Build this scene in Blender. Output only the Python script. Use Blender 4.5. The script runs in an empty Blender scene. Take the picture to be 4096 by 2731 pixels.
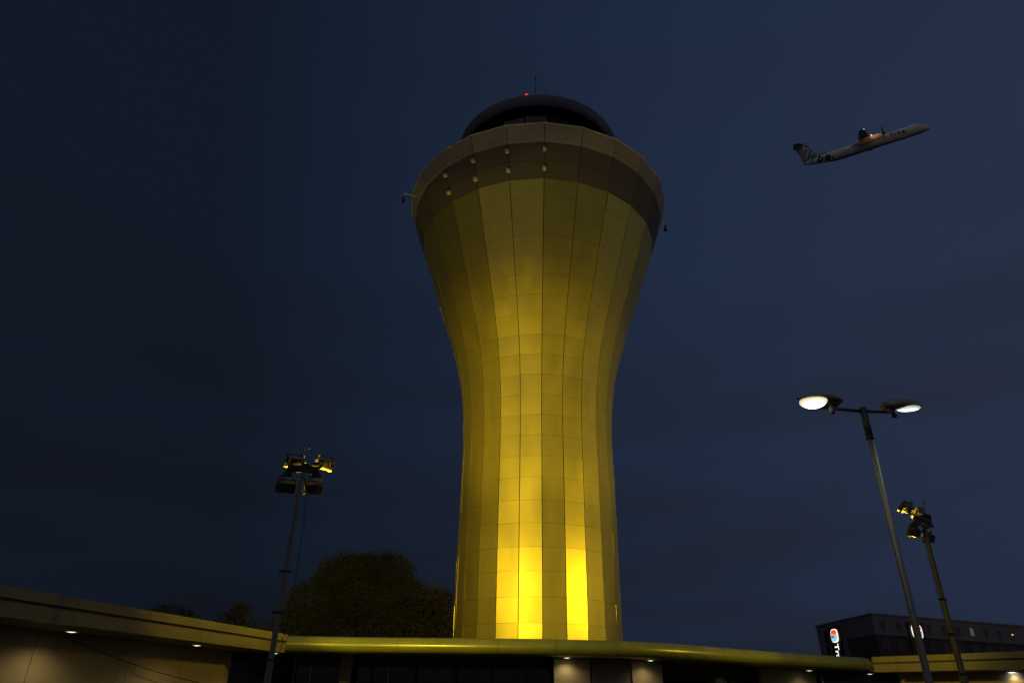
import bpy, bmesh, math, random
from mathutils import Vector, Matrix, Euler
random.seed(7)
R = math.radians
scene = bpy.context.scene
col = scene.collection
sin, cos, pi = math.sin, math.cos, math.pi

# ------------------------------------------------------------------ materials
def nodes_of(name):
    m = bpy.data.materials.new(name); m.use_nodes = True
    nt = m.node_tree
    return m, nt, nt.nodes['Principled BSDF']

def mat(name, c, rough=.6, metal=0.0, var=.12, scale=3.0, bump=0.0, spec=.5, detail=4.0, c2=None, stretch=None):
    """procedural: base colour broken up by noise, roughness by a second noise, optional bump"""
    m, nt, b = nodes_of(name)
    L = nt.links.new
    tc = nt.nodes.new('ShaderNodeTexCoord'); mp = nt.nodes.new('ShaderNodeMapping')
    if stretch: mp.inputs['Scale'].default_value = stretch
    L(tc.outputs['Object'], mp.inputs['Vector'])
    n = nt.nodes.new('ShaderNodeTexNoise'); n.inputs['Scale'].default_value = scale
    n.inputs['Detail'].default_value = detail
    L(mp.outputs['Vector'], n.inputs['Vector'])
    r = nt.nodes.new('ShaderNodeValToRGB')
    lo = [max(0, x*(1-var)) for x in c]; hi = [min(1, x*(1+var)) for x in (c2 or c)]
    r.color_ramp.elements[0].position = .3; r.color_ramp.elements[1].position = .7
    r.color_ramp.elements[0].color = (*lo, 1); r.color_ramp.elements[1].color = (*hi, 1)
    L(n.outputs['Fac'], r.inputs['Fac']); L(r.outputs['Color'], b.inputs['Base Color'])
    mr = nt.nodes.new('ShaderNodeMapRange')
    mr.inputs['To Min'].default_value = max(.02, rough-.07); mr.inputs['To Max'].default_value = min(1, rough+.07)
    L(n.outputs['Fac'], mr.inputs['Value']); L(mr.outputs['Result'], b.inputs['Roughness'])
    b.inputs['Metallic'].default_value = metal
    b.inputs['Specular IOR Level'].default_value = spec
    if bump:
        bp = nt.nodes.new('ShaderNodeBump'); bp.inputs['Strength'].default_value = bump
        n2 = nt.nodes.new('ShaderNodeTexNoise'); n2.inputs['Scale'].default_value = scale*8
        L(mp.outputs['Vector'], n2.inputs['Vector']); L(n2.outputs['Fac'], bp.inputs['Height'])
        L(bp.outputs['Normal'], b.inputs['Normal'])
    return m

def glow(name, c, s):
    m, nt, b = nodes_of(name)
    b.inputs['Base Color'].default_value = (*[min(1, x) for x in c], 1)
    b.inputs['Emission Color'].default_value = (*c, 1)
    b.inputs['Emission Strength'].default_value = s
    n = nt.nodes.new('ShaderNodeTexNoise'); n.inputs['Scale'].default_value = 20
    mr = nt.nodes.new('ShaderNodeMapRange')
    mr.inputs['To Min'].default_value = s*.85; mr.inputs['To Max'].default_value = s*1.1
    nt.links.new(n.outputs['Fac'], mr.inputs['Value']); nt.links.new(mr.outputs['Result'], b.inputs['Emission Strength'])
    return m

M = {}
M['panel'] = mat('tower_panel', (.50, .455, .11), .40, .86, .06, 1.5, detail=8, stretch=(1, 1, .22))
M['panel2'] = mat('parapet_panel', (.30, .28, .25), .55, .2, .12, .8)
M['joint'] = mat('dark_joint', (.03, .03, .03), .8)
M['trim'] = mat('light_edge_trim', (.6, .6, .56), .4, .3)
M['roof_fascia'] = mat('cab_fascia', (.17, .17, .22), .55, .1)
M['black'] = mat('black_metal', (.012, .012, .013), .5, .2)
M['glass'] = mat('dark_glass', (.008, .009, .014), .08, 0, .1, 1.5, spec=.22)
M['cabglass'] = mat('tinted_cab_glass', (.010, .010, .014), .12, 0, .1, 1.5)
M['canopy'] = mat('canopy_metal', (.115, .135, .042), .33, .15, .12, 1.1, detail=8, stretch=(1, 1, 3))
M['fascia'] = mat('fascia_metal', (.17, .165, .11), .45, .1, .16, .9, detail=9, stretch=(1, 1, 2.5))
M['groove'] = mat('groove_dark', (.05, .05, .05), .7)
M['soffit'] = mat('soffit_board', (.09, .085, .075), .7, 0, .15, 2)
M['cladding'] = mat('wall_cladding', (.40, .345, .23), .6, 0, .08, .9, detail=8)
M['greyclad'] = mat('grey_cladding', (.20, .19, .18), .6, 0, .1, .9)
M['frame'] = mat('window_frame', (.25, .25, .24), .5, .3)
M['asphalt'] = mat('asphalt', (.05, .05, .05), .85, 0, .3, 1.2, .3)
M['galv'] = mat('galvanised_steel', (.15, .142, .125), .5, .35, .12, 3, stretch=(1, 1, .15))
M['darksteel'] = mat('dark_painted_steel', (.07, .07, .068), .45, .3, .15, 5)
M['lamp_shell'] = mat('lamp_shell_paint', (.26, .25, .22), .45, .2, .1, 5)
M['mast'] = mat('mast_steel', (.16, .155, .15), .5, .4, .3, 6, stretch=(1, 1, .2))
M['mast2'] = mat('mast_steel_worn', (.17, .155, .115), .5, .5, .35, 8, stretch=(1, 1, .2))
M['flood'] = mat('floodlight_casting', (.15, .15, .14), .5, .5, .2, 12)
M['floodglass'] = mat('floodlight_glass', (.012, .012, .012), .06)
M['floodlit'] = glow('lit_floodlight_glass', (1, .66, .02), 8)
M['rubber'] = mat('black_rubber', (.012, .012, .012), .7)
M['white_paint'] = mat('aircraft_white', (.80, .80, .80), .38, 0, .05, .5, detail=7)
M['grey_paint'] = mat('aircraft_grey', (.20, .20, .22), .5, 0, .08, .7)
M['prop'] = mat('propeller_black', (.03, .03, .03), .5)
M['navy'] = mat('navy_lettering', (.008, .012, .035), .5)
M['sky_letter'] = mat('pale_blue_lettering', (.10, .27, .40), .5)
M['redmark'] = mat('red_lettering', (.35, .03, .03), .5)
M['cream_hotel'] = mat('pale_render', (.20, .17, .205), .8, 0, .12, .25, detail=8)
M['brick'] = mat('dark_brick', (.055, .042, .05), .85, 0, .3, 1.2, detail=8)
M['hglass'] = mat('hotel_window_glass', (.02, .02, .025), .35)
M['blind'] = mat('window_blind', (.10, .09, .10), .8)
M['signblack'] = mat('sign_panel_black', (.010, .010, .011), .5)
M['bark'] = mat('bark', (.05, .042, .032), .9, 0, .3, 4, .4)
M['leaf'] = mat('leaf_green', (.058, .064, .011), .8, 0, .3, .35, spec=.1, c2=(.068, .074, .013))
M['leaf2'] = mat('leaf_bronze', (.056, .050, .012), .8, 0, .3, .35, spec=.1, c2=(.076, .064, .016))
M['yellowbox'] = mat('fixture_box_metal', (.55, .54, .45), .4, .2)
M['lamp_white'] = glow('street_lamp_glass', (1, .92, .76), 7)
M['lamp_white_rim'] = glow('street_lamp_bowl_edge', (1, .82, .52), .95)
M['lamp_cool_rim'] = glow('street_lamp_bowl_edge_cool', (.80, .95, .88), .6)
M['lamp_cool'] = glow('street_lamp_glass_cool', (.92, 1, .94), 3)
M['downlens'] = glow('downlight_lens', (1, .90, .66), 2.2)
M['downcool'] = glow('downlight_lens_cool', (.9, .93, 1), 3.0)
M['red_glow'] = glow('red_beacon', (1, .03, .02), 1.3)
M['sign_white'] = glow('sign_white', (1, .93, .80), 1.3)
M['sign_red'] = glow('sign_red', (1, .10, .02), .85)
M['sign_blue'] = glow('sign_blue', (.05, .25, .62), .8)
M['sign_cyan'] = glow('sign_cyan', (.28, .80, .86), .85)
M['sign_pale'] = glow('sign_pale', (.42, .55, .60), .7)
M['warm_win'] = glow('lit_window', (1, .38, .10), 1.0)
M['cool_win'] = glow('dim_lit_window', (.35, .34, .36), .16)
M['green_glow'] = glow('green_navigation_light', (.35, 1, .6), .9)
M['landing'] = glow('landing_light', (1, .74, .46), 1.5)

# perforated grille: fine dots in UV space
m, nt, b = nodes_of('perforated_grille')
uv = nt.nodes.new('ShaderNodeUVMap'); sep = nt.nodes.new('ShaderNodeSeparateXYZ')
nt.links.new(uv.outputs['UV'], sep.inputs['Vector'])
def mth(op, a, bb=None):
    n = nt.nodes.new('ShaderNodeMath'); n.operation = op
    for i, v in enumerate((a, bb)):
        if v is None: continue
        if isinstance(v, (int, float)): n.inputs[i].default_value = v
        else: nt.links.new(v, n.inputs[i])
    return n.outputs[0]
def saw(o, k): return mth('POWER', mth('SUBTRACT', mth('FRACT', mth('MULTIPLY', o, k)), .5), 2)
d = mth('ADD', saw(sep.outputs['X'], 30), saw(sep.outputs['Y'], 16))
hole = mth('LESS_THAN', d, .07)
mix = nt.nodes.new('ShaderNodeMix'); mix.data_type = 'RGBA'
mix.inputs['A'].default_value = (.115, .106, .106, 1); mix.inputs['B'].default_value = (.03, .03, .03, 1)
nt.links.new(hole, mix.inputs['Factor']); nt.links.new(mix.outputs['Result'], b.inputs['Base Color'])
b.inputs['Roughness'].default_value = .6; b.inputs['Metallic'].default_value = .2
M['grille'] = m

# ------------------------------------------------------------------ mesh helper
class MB:
    def __init__(s): s.v, s.f, s.mi, s.sm, s.uv = [], [], [], [], {}
    def add(s, vs, fs, mi=0, smooth=False):
        o = len(s.v); s.v += [tuple(v) for v in vs]
        for f in fs:
            s.f.append(tuple(i+o for i in f)); s.mi.append(mi); s.sm.append(smooth)
        return s
    def box(s, c, size, rot=None, mi=0, taper=1.0):
        x, y, z = [q/2 for q in size]
        vs = [(-x, -y, -z), (x, -y, -z), (x, y, -z), (-x, y, -z)] + [(-x*taper, -y*taper, z), (x*taper, -y*taper, z), (x*taper, y*taper, z), (-x*taper, y*taper, z)]
        vs = [Vector(v) for v in vs]
        if rot is not None: vs = [rot @ v for v in vs]
        c = Vector(c)
        return s.add([v+c for v in vs], [(3, 2, 1, 0), (4, 5, 6, 7), (0, 1, 5, 4), (1, 2, 6, 5), (2, 3, 7, 6), (3, 0, 4, 7)], mi)
    def tube(s, pts, r, n=10, mi=0, cap=True):
        pts = [Vector(p) for p in pts]; rs = r if isinstance(r, (list, tuple)) else [r]*len(pts)
        vs, fs = [], []; ref = None
        for i, p in enumerate(pts):
            t = (pts[min(i+1, len(pts)-1)]-pts[max(i-1, 0)]).normalized()
            if ref is None: ref = t.orthogonal().normalized()
            u = (ref - t*ref.dot(t)).normalized(); ref = u; w = t.cross(u)
            vs += [p+(u*cos(2*pi*k/n)+w*sin(2*pi*k/n))*rs[i] for k in range(n)]
        for i in range(len(pts)-1):
            for k in range(n):
                a, b2 = i*n+k, i*n+(k+1) % n
                fs.append((a, b2, b2+n, a+n))
        s.add(vs, fs, mi, True)
        if cap:
            o = len(s.v)-len(vs)
            s.f += [tuple(o+k for k in reversed(range(n))), tuple(o+len(vs)-n+k for k in range(n))]
            s.mi += [mi, mi]; s.sm += [False, False]
        return s
    def sphere(s, c, r, n=12, sc=(1, 1, 1), mi=0):
        c = Vector(c); vs, fs = [], []; h = n//2
        for i in range(h+1):
            th = pi*i/h
            for k in range(n):
                ph = 2*pi*k/n
                vs.append(c+Vector((r*sc[0]*sin(th)*cos(ph), r*sc[1]*sin(th)*sin(ph), r*sc[2]*cos(th))))
        for i in range(h):
            for k in range(n):
                a, b2 = i*n+k, i*n+(k+1) % n
                fs.append((a, a+n, b2+n, b2))
        return s.add(vs, fs, mi, True)
    def prism(s, poly, y0, y1, fn, mi=0):
        """poly in 2-D, extruded between y0 and y1; fn maps (a, b, depth) to a point"""
        n = len(poly)
        vs = [fn(a, b2, y0) for a, b2 in poly]+[fn(a, b2, y1) for a, b2 in poly]
        fs = [tuple(range(n)), tuple(reversed(range(n, 2*n)))]+[(i, i+n, (i+1) % n+n, (i+1) % n) for i in range(n)]
        return s.add(vs, fs, mi)
    def xf(s, mtx):
        s.v = [tuple(mtx @ Vector(v)) for v in s.v]; return s
    def build(s, name, mats, parent=None, off=None):
        me = bpy.data.meshes.new(name)
        vs = s.v
        if off is not None: vs = [(a-off[0], b2-off[1], c-off[2]) for a, b2, c in vs]
        me.from_pydata(vs, [], s.f)
        if not isinstance(mats, (list, tuple)): mats = [mats]
        for q in mats: me.materials.append(M[q])
        me.polygons.foreach_set('material_index', s.mi); me.polygons.foreach_set('use_smooth', s.sm)
        if s.uv:
            l = me.uv_layers.new(name='UVMap')
            for p in me.polygons:
                if p.index in s.uv:
                    for li, q in zip(p.loop_indices, s.uv[p.index]): l.data[li].uv = q
        me.update()
        bm = bmesh.new(); bm.from_mesh(me); bmesh.ops.recalc_face_normals(bm, faces=bm.faces); bm.to_mesh(me); bm.free()
        o = bpy.data.objects.new(name, me); col.objects.link(o)
        if parent: o.parent = parent
        return o

def tag(o, label=None, cat=None, group=None, kind=None):
    for k, v in (('label', label), ('category', cat), ('group', group), ('kind', kind)):
        if v: o[k] = v
    return o
def thing(name, loc, label, cat, group=None, rz=0):
    o = bpy.data.objects.new(name, None); col.objects.link(o)
    o.location = loc; o.rotation_euler = (0, 0, rz); o.empty_display_size = .3
    return tag(o, label, cat, group)

# ------------------------------------------------------------------ camera
cd = bpy.data.cameras.new('camera'); cam = bpy.data.objects.new('camera', cd); col.objects.link(cam)
rot = Matrix(((0.99983, -0.0183, 0), (-0.00859, -0.4692, -0.88305), (0.01616, 0.8829, -0.46928)))
cam.matrix_world = Matrix.Translation((0, 0, 1.6)) @ rot.to_4x4()
cd.sensor_width = 36; cd.lens = 24.0; cd.clip_end = 6000; cd.clip_start = .1
scene.camera = cam

# ------------------------------------------------------------------ ground
g = MB(); S = 2500
g.add([(-S, -S, 0), (S, -S, 0), (S, S, 0), (-S, S, 0)], [(0, 1, 2, 3)])
tag(g.build('ground', 'asphalt'), kind='structure')

# ------------------------------------------------------------------ control tower
TX, TY = 1.51, 36.0
PH0 = R(.64); NS = 24
RINGS = [(4.09, 0.30), (4.09, 1.45), (4.09, 2.55), (4.092, 3.66)] + [(4.096, 4.754), (4.109, 5.832), (4.113, 6.932), (4.118, 7.992), (4.115, 9.082),
    (4.112, 10.151), (4.112, 11.247), (4.112, 12.308), (4.098, 13.394), (4.105, 14.474), (4.165, 15.543), (4.262, 16.62),
    (4.42, 17.692), (4.64, 18.76), (4.935, 19.803), (5.255, 20.848), (5.60, 21.876), (5.943, 22.903), (6.28, 23.94), (6.615, 24.968), (6.948, 25.977), (7.275, 26.983)]
GR = [(7.275, 26.983), (7.604, 28.008), (7.928, 29.017)]
PR = [(7.928, 29.017), (8.261, 30.077)]
tower = thing('control_tower', (TX, TY, 0), 'tall flared many-sided control tower floodlit yellow from below, dark glazed cab on top', 'control tower')
T0 = (TX, TY, 0)
def pol(r, a, z): return Vector((TX+r*sin(a), TY-r*cos(a), z))
def skin(rings, mb, vg, hg, thick, jit, mi=0, uvs=False):
    """one raised panel per facet and ring, with open joints between them"""
    for i in range(len(rings)-1):
        (r0, z0), (r1, z1) = rings[i], rings[i+1]
        for k in range(NS):
            a0, a1 = PH0+2*pi*k/NS, PH0+2*pi*(k+1)/NS
            c = [pol(r0, a0, z0), pol(r0, a1, z0), pol(r1, a1, z1), pol(r1, a0, z1)]
            ex0 = (c[1]-c[0]).normalized(); ex1 = (c[2]-c[3]).normalized(); ez = (c[3]-c[0]).normalized()
            n = ex0.cross(ez).normalized()
            q = [c[0]+ex0*vg+ez*hg, c[1]-ex0*vg+ez*hg, c[2]-ex1*vg-ez*hg, c[3]+ex1*vg-ez*hg]
            j = [random.gauss(0, jit) for _ in range(3)]
            tl = [j[0], j[1], j[1]+j[2], j[0]+j[2]]
            q = [p+n*t for p, t in zip(q, tl)]
            bk = [p-n*thick for p in q]
            o = len(mb.f)
            mb.add(q+bk, [(0, 1, 2, 3), (0, 4, 5, 1), (1, 5, 6, 2), (2, 6, 7, 3), (3, 7, 4, 0)], mi)
            if uvs: mb.uv[o] = [(0, 0), (1, 0), (1, 1), (0, 1)]
def core(rings, mb, inset, mi=1):
    vs = [pol(r-inset, PH0+2*pi*k/NS, z) for r, z in rings for k in range(NS)]
    fs = [(i*NS+k, i*NS+(k+1) % NS, (i+1)*NS+(k+1) % NS, (i+1)*NS+k) for i in range(len(rings)-1) for k in range(NS)]
    mb.add(vs, fs, mi)
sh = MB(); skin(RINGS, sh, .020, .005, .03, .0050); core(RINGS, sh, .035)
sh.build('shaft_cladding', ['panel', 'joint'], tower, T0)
gm = MB(); skin(GR, gm, .018, .011, .03, .001, uvs=True); core(GR, gm, .035)
gm.build('perforated_band', ['grille', 'joint'], tower, T0)
pm = MB(); skin(PR, pm, .020, .012, .05, .0015); core(PR, pm, .06)
vs = [pol(r, PH0+2*pi*k/NS, z) for r, z in ((8.29, 30.07), (8.29, 30.13), (8.0, 30.13), (8.0, 30.07)) for k in range(NS)]
pm.add(vs, [(i*NS+k, i*NS+(k+1) % NS, ((i+1) % 4)*NS+(k+1) % NS, ((i+1) % 4)*NS+k) for i in range(4) for k in range(NS)], 2)
pm.build('parapet', ['panel2', 'joint', 'trim'], tower, T0)
dk = MB(); vs = [pol(8.02, PH0+2*pi*k/NS, z) for z in (29.3, 29.5) for k in range(NS)]
dk.add(vs, [tuple(range(NS)), tuple(range(2*NS-1, NS-1, -1))]+[(k, (k+1) % NS, NS+(k+1) % NS, NS+k) for k in range(NS)])
dk.build('parapet_deck', 'joint', tower, T0)
def lathe(mb, prof, cx, cy, n=72, mi=0, smooth=True, a0=0):
    vs = [(cx+r*cos(a0+2*pi*k/n), cy+r*sin(a0+2*pi*k/n), z) for r, z in prof for k in range(n)]
    fs = [(i*n+k, i*n+(k+1) % n, (i+1)*n+(k+1) % n, (i+1)*n+k) for i in range(len(prof)-1) for k in range(n)]
    mb.add(vs, fs, mi, smooth)
CX = 1.54
cg = MB(); lathe(cg, [(4.25, 29.5), (4.28, 31.0), (4.72, 34.95)], CX, TY, 20, smooth=False, a0=.1)
cabg = cg.build('cab_glazing', 'cabglass', tower, T0)
mm_ = MB()
for k in range(20):
    a = .1+2*pi*k/20
    mm_.tube([(CX+4.30*cos(a), TY+4.30*sin(a), 31.0), (CX+4.74*cos(a), TY+4.74*sin(a), 34.95)], .045, 6)
lathe(mm_, [(4.36, 30.9), (4.40, 30.9), (4.42, 31.15), (4.36, 31.15)], CX, TY, 40, smooth=False)
mm_.build('mullion', 'black', cabg)
cabg.children[0].location = (0, 0, 0)
for v in cabg.children[0].data.vertices: v.co -= Vector(T0)
rf = MB(); lathe(rf, [(4.6, 35.0), (4.95, 34.78)], CX, TY, mi=1)
lathe(rf, [(4.95, 34.78), (5.16, 34.76)], CX, TY, mi=1, smooth=False)
lathe(rf, [(5.16, 34.76), (5.22, 34.80), (5.34, 35.05), (5.44, 35.32), (5.46, 35.41), (5.42, 35.46), (5.2, 35.5), (3, 35.62), (.01, 35.7)], CX, TY)
rf.build('cab_roof', ['roof_fascia', 'black'], tower, T0)
an = MB(); an.tube([(1.21, 31.1, 35.4), (1.21, 31.1, 36.6), (1.21, 31.1, 37.65)], [.035, .03, .02], 6); an.tube([(1.21, 31.1, 37.3), (1.21, 31.1, 37.48)], .05, 6)
an.tube([(1.21, 31.1, 35.4), (1.21, 31.1, 35.6)], .06, 6)
an.build('whip_antenna', 'darksteel', tower, T0)
an = MB(); an.tube([(1.88, 31.0, 35.4), (1.88, 31.0, 36.7)], [.016, .010], 6); an.tube([(1.88, 31.0, 35.4), (1.88, 31.0, 35.56)], .03, 6); an.build('rod_antenna', 'darksteel', tower, T0)
be = MB(); be.sphere((.64, 30.95, 35.70), .13, 12, (1, 1, 1.0)); be.tube([(.64, 30.95, 35.33), (.64, 30.95, 35.60)], .08, 10)
be.build('obstruction_beacon', 'red_glow', tower, T0)
bl = bpy.data.lights.new('beacon_light', 'POINT'); bl.energy = 5; bl.color = (1, .04, .03); bl.shadow_soft_size = .1
blo = bpy.data.objects.new('beacon_light', bl); col.objects.link(blo); blo.location = (.72, 31.0, 36.0)
# small lamp boxes clipped to the ribs of the perforated band
def on_band(z): return 7.275+(z-26.983)*(7.928-7.275)/(29.017-26.983)
for k in (0, -1, -2, -3):
    for z in (28.5, 27.42):
        a = PH0+2*pi*k/NS; r = on_band(z); fx = MB()
        rm = Matrix.Rotation(a, 3, 'Z')
        ctr = pol(r+.16, a, z)
        fx.box(ctr, (.19, .18, .21), rm); fx.box(ctr+rm @ Vector((.03, -.01, .125)), (.15, .16, .012), rm, 1)
        fx.box(pol(r+.04, a, z), (.05, .12, .05), rm); fx.box(ctr+rm @ Vector((.05, -.105, .05)), (.04, .012, .05), rm, 1)
        fx.build('lamp_box', ['yellowbox', 'black'], tower, T0)
for a, z, sgn in ((R(-72), 29.55, -1), (R(88), 29.55, 1)):
    ar = MB(); p0 = pol(7.95, a, z); p1 = pol(8.82 if sgn < 0 else 8.34, a, z+.02)
    dn = Vector((0, 0, -1)); rad = (p1-p0).normalized()
    ar.tube([p0, p1-rad*.08, p1-rad*.02-Vector((0, 0, .02)), p1-Vector((0, 0, .10)), p1-Vector((0, 0, .24))], .035, 8)
    if sgn > 0: ar.tube([p1+rad*.02+Vector((.11*sin(t), 0, -.06+.11*cos(t))) for t in [i*pi/8 for i in range(9)]], .02, 6)
    arm = ar.build('camera_arm', 'trim', tower, T0)
    dm = MB(); lathe(dm, [(.03, z-.18), (.06, z-.24), (.065, z-.42), (.09, z-.46), (.11, z-.56), (.085, z-.65), (.01, z-.69)], p1.x, p1.y, 16)
    dm.build('dome_camera', 'black', arm, T0)

# ------------------------------------------------------------------ terminal building
TOPZ, SOF = 3.70, 3.12
CP = [(-7.88, 26.67), (-7.0, 26.76), (-5.95, 26.82), (-4.13, 26.67), (-.98, 26.24), (1.26, 26.04), (3.64, 26.21), (5.99, 26.92), (9.36, 29.1), (12.5, 31.05), (16.02, 32.79)]
def catmull(P, n):
    P = [Vector((*p, 0)) for p in P]; out = []
    Q = [2*P[0]-P[1]]+P+[2*P[-1]-P[-2]]
    for i in range(1, len(Q)-2):
        for k in range(n):
            t = k/n; a, b2, c, d2 = Q[i-1], Q[i], Q[i+1], Q[i+2]
            out.append(.5*((2*b2)+(c-a)*t+(2*a-5*b2+4*c-d2)*t*t+(3*b2-a-3*c+d2)*t**3))
    return out+[P[-1]]
arc = catmull(CP, 10)
for _ in range(12):   # gentle fairing of the curve
    arc = [arc[0]]+[(arc[i-1]+2*arc[i]+arc[i+1])/4 for i in range(1, len(arc)-1)]+[arc[-1]]
def nrm(P, i):
    t = (P[min(i+1, len(P)-1)]-P[max(i-1, 0)]).normalized(); return Vector((-t.y, t.x, 0))
def off(P, d): return [P[i]+nrm(P, i)*d for i in range(len(P))]
bld = thing('terminal_building', (0, 28, 0), 'low terminal building with curved yellow-lit canopy edge and straight fascia at either end', 'building')
B0 = (0, 28, 0)
ROUND = [(4.6, 3.66), (.55, 3.695), (.40, 3.69), (.27, 3.665), (.16, 3.615), (.075, 3.54), (.02, 3.45), (0, 3.385), (.018, 3.30), (.07, 3.22), (.16, 3.16), (.28, 3.13), (.42, 3.12), (.50, 3.135), (.56, 3.205)]
JX = [-7.3, -3.9, -.3, 1.75, 3.95, 6.1, 8.3, 12.1, 15.6]
segs, cur = [], [arc[0]]
ji = 0
arcn = [nrm(arc, i) for i in range(len(arc))]; cur = [(arc[0], arcn[0])]
for i in range(1, len(arc)):
    while ji < len(JX) and arc[i].x > JX[ji]:
        t = (JX[ji]-arc[i-1].x)/(arc[i].x-arc[i-1].x); p = arc[i-1].lerp(arc[i], t); dd = (arc[i]-arc[i-1]).normalized()*.008
        nn_ = arcn[i-1].lerp(arcn[i], t).normalized(); cur.append((p-dd, nn_)); segs.append(cur); cur = [(p+dd, nn_)]; ji += 1
    cur.append((arc[i], arcn[i]))
segs.append(cur)
cn = MB(); np_ = len(ROUND)
for sgm in segs:
    vs, fs = [], []
    for p, n in sgm:
        vs += [(*(p+n*o)[:2], z) for o, z in ROUND]
    for i in range(len(sgm)-1):
        for k in range(np_-1): fs.append((i*np_+k, i*np_+k+1, (i+1)*np_+k+1, (i+1)*np_+k))
    cn.add(vs, fs, 0, True)
vs, fs = [], []
for i, p in enumerate(arc):
    n = nrm(arc, i); vs += [(*(p+n*(o+.012))[:2], z-.008 if z > 3.385 else z+.008) for o, z in ROUND]
for i in range(len(arc)-1):
    for k in range(1, np_-1): fs.append((i*np_+k, i*np_+k+1, (i+1)*np_+k+1, (i+1)*np_+k))
cn.add(vs, fs, 1, True)
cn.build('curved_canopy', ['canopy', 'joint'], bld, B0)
# soffits
L0, L1 = Vector((-12.9, 8.3, 0)), Vector((-7.86, 26.67, 0))
R0, R1 = Vector((16.0, 32.79, 0)), Vector((23.4, 22.68, 0))
LIN, RIN = Vector((-.9643, .2647, 0)), Vector((.807, .5906, 0))
sf = MB()
SOC = 3.20; a, b2 = off(arc, .52), off(arc, 4.5); n = len(arc)
sf.add([(*p[:2], SOC) for p in a]+[(*p[:2], SOC) for p in b2], [(i, i+1, n+i+1, n+i) for i in range(n-1)])
for c0, c1, c2 in ((arc[0], off(arc, 4.5)[0], L1+LIN*4), (arc[-1], off(arc, 4.5)[-1], R0+RIN*4)): sf.add([(*q_[:2], SOC+.006) for q_ in (c0, c1, c2)], [(0, 1, 2)])
sf.build('soffit', 'soffit', bld, B0)
# straight wings: p0 -> p1 fascia line, inward normal
def wing(p0, p1, inn, seams, jend):
    t = (p1-p0).normalized(); Ln = (p1-p0).length
    rows = [(3.70, 3.475, .0), (3.405, 3.10, .015)]
    fa = MB()
    xs = [0]+seams+[Ln]
    for z1, z0, o in rows:
        for q in range(len(xs)-1):
            s0, s1 = xs[q]+.006, xs[q+1]-.006
            jit = random.uniform(0, .006)
            c = p0+t*(s0+s1)/2+inn*(o+.06+jit); ang = math.atan2(t.y, t.x)
            fa.box((c.x, c.y, (z0+z1)/2), (s1-s0, .12, z1-z0), Matrix.Rotation(ang, 3, 'Z'))
    c = p0+t*Ln/2+inn*.11; ang = math.atan2(t.y, t.x)
    fa.box((c.x, c.y, 3.395), (Ln-.02, .10, .57), Matrix.Rotation(ang, 3, 'Z'), 1)
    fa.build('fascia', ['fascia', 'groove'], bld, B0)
    rp = MB(); q = [p0+inn*.15, p1+inn*.15, p1+inn*9, p0+inn*9]
    rp.add([(*p[:2], 3.66) for p in q]+[(*p[:2], 3.50) for p in q], [(0, 1, 2, 3), (7, 6, 5, 4), (0, 4, 5, 1), (1, 5, 6, 2), (2, 6, 7, 3), (3, 7, 4, 0)])
    rp.build('roof_deck', 'groove', bld, B0)
    so = MB(); q = [p0+inn*.13, p1+inn*.13, p1+inn*3, p0+inn*3]
    so.add([(*p[:2], 3.118) for p in q], [(0, 1, 2, 3)]); so.build('soffit', 'soffit', bld, B0)
wing(L0, L1, LIN, [1.6, 4.4, 7.2, 9.65, 12.1, 14.4, 16.0, 17.6], 1)
wing(R0, R1, RIN, [1.05, 3.3, 5.6, 7.9, 10.2], 0)
# wing walls in tall cladding panels
def wall(p0, p1, inn, d, seams, name, m_, htop=3.115, gap=.008):
    t = (p1-p0).normalized(); Ln = (p1-p0).length; ang = math.atan2(t.y, t.x); w = MB(); xs = [0]+seams+[Ln]
    for q in range(len(xs)-1):
        for z0, z1 in ((0.02, 1.43), (1.44, htop)):
            c = p0+t*(xs[q]+xs[q+1])/2+inn*(d+.05)
            w.box((c.x, c.y, (z0+z1)/2), (xs[q+1]-xs[q]-2*gap, .08, z1-z0), Matrix.Rotation(ang, 3, 'Z'))
    c = p0+t*Ln/2+inn*(d+.12)
    w.box((c.x, c.y, htop/2), (Ln, .08, htop-.02), Matrix.Rotation(ang, 3, 'Z'), 1)
    return w.build(name, [m_, 'joint'], bld, B0)
wall(L0, L1+(L1-L0).normalized()*.5, LIN, 2.25, [2.2, 4.3, 6.4, 8.6, 10.9, 13.9, 14.3, 16.6], 'wall', 'cladding')
wall(R0-(R1-R0).normalized()*.3, R1, RIN, 2.25, [2.4, 5.3, 8.2, 10.6], 'wall', 'cladding')
# curved glazed front
def arcpt(px, o):
    """point of the curve offset inward by o whose bearing from the forecourt matches px"""
    best = None; P = off(arc, o)
    k = (px-1163)/1711
    for i in range(len(P)-1):
        f0, f1 = P[i].x-k*P[i].y, P[i+1].x-k*P[i+1].y
        if f0*f1 <= 0:
            t = f0/(f0-f1); return P[i].lerp(P[i+1], t), (P[i+1]-P[i]).normalized()
    return (P[0], (P[1]-P[0]).normalized()) if k < P[0].x/P[0].y else (P[-1], (P[-1]-P[-2]).normalized())
gz = MB(); P = [L1+LIN*2.35]+off(arc, 2.9)+[R0+RIN*2.35]; n = len(P)
gz.add([(*p[:2], 0.05) for p in P]+[(*p[:2], 2.82) for p in P], [(i, i+1, n+i+1, n+i) for i in range(n-1)])
gl = gz.build('glazing', 'glass', bld, B0)
hd = MB(); E0, E1 = [L1+LIN*2.34], [R0+RIN*2.34]; a, b2 = E0+off(arc, 2.80)+E1, E0+off(arc, 2.98)+E1; n = len(a)
hd.add([(*p[:2], z) for z in (2.82, 3.196) for q in (a, b2) for p in q], [(i, i+1, 2*n+i+1, 2*n+i) for i in range(n-1)]+[(i, n+i, n+i+1, i+1) for i in range(n-1)])
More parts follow.
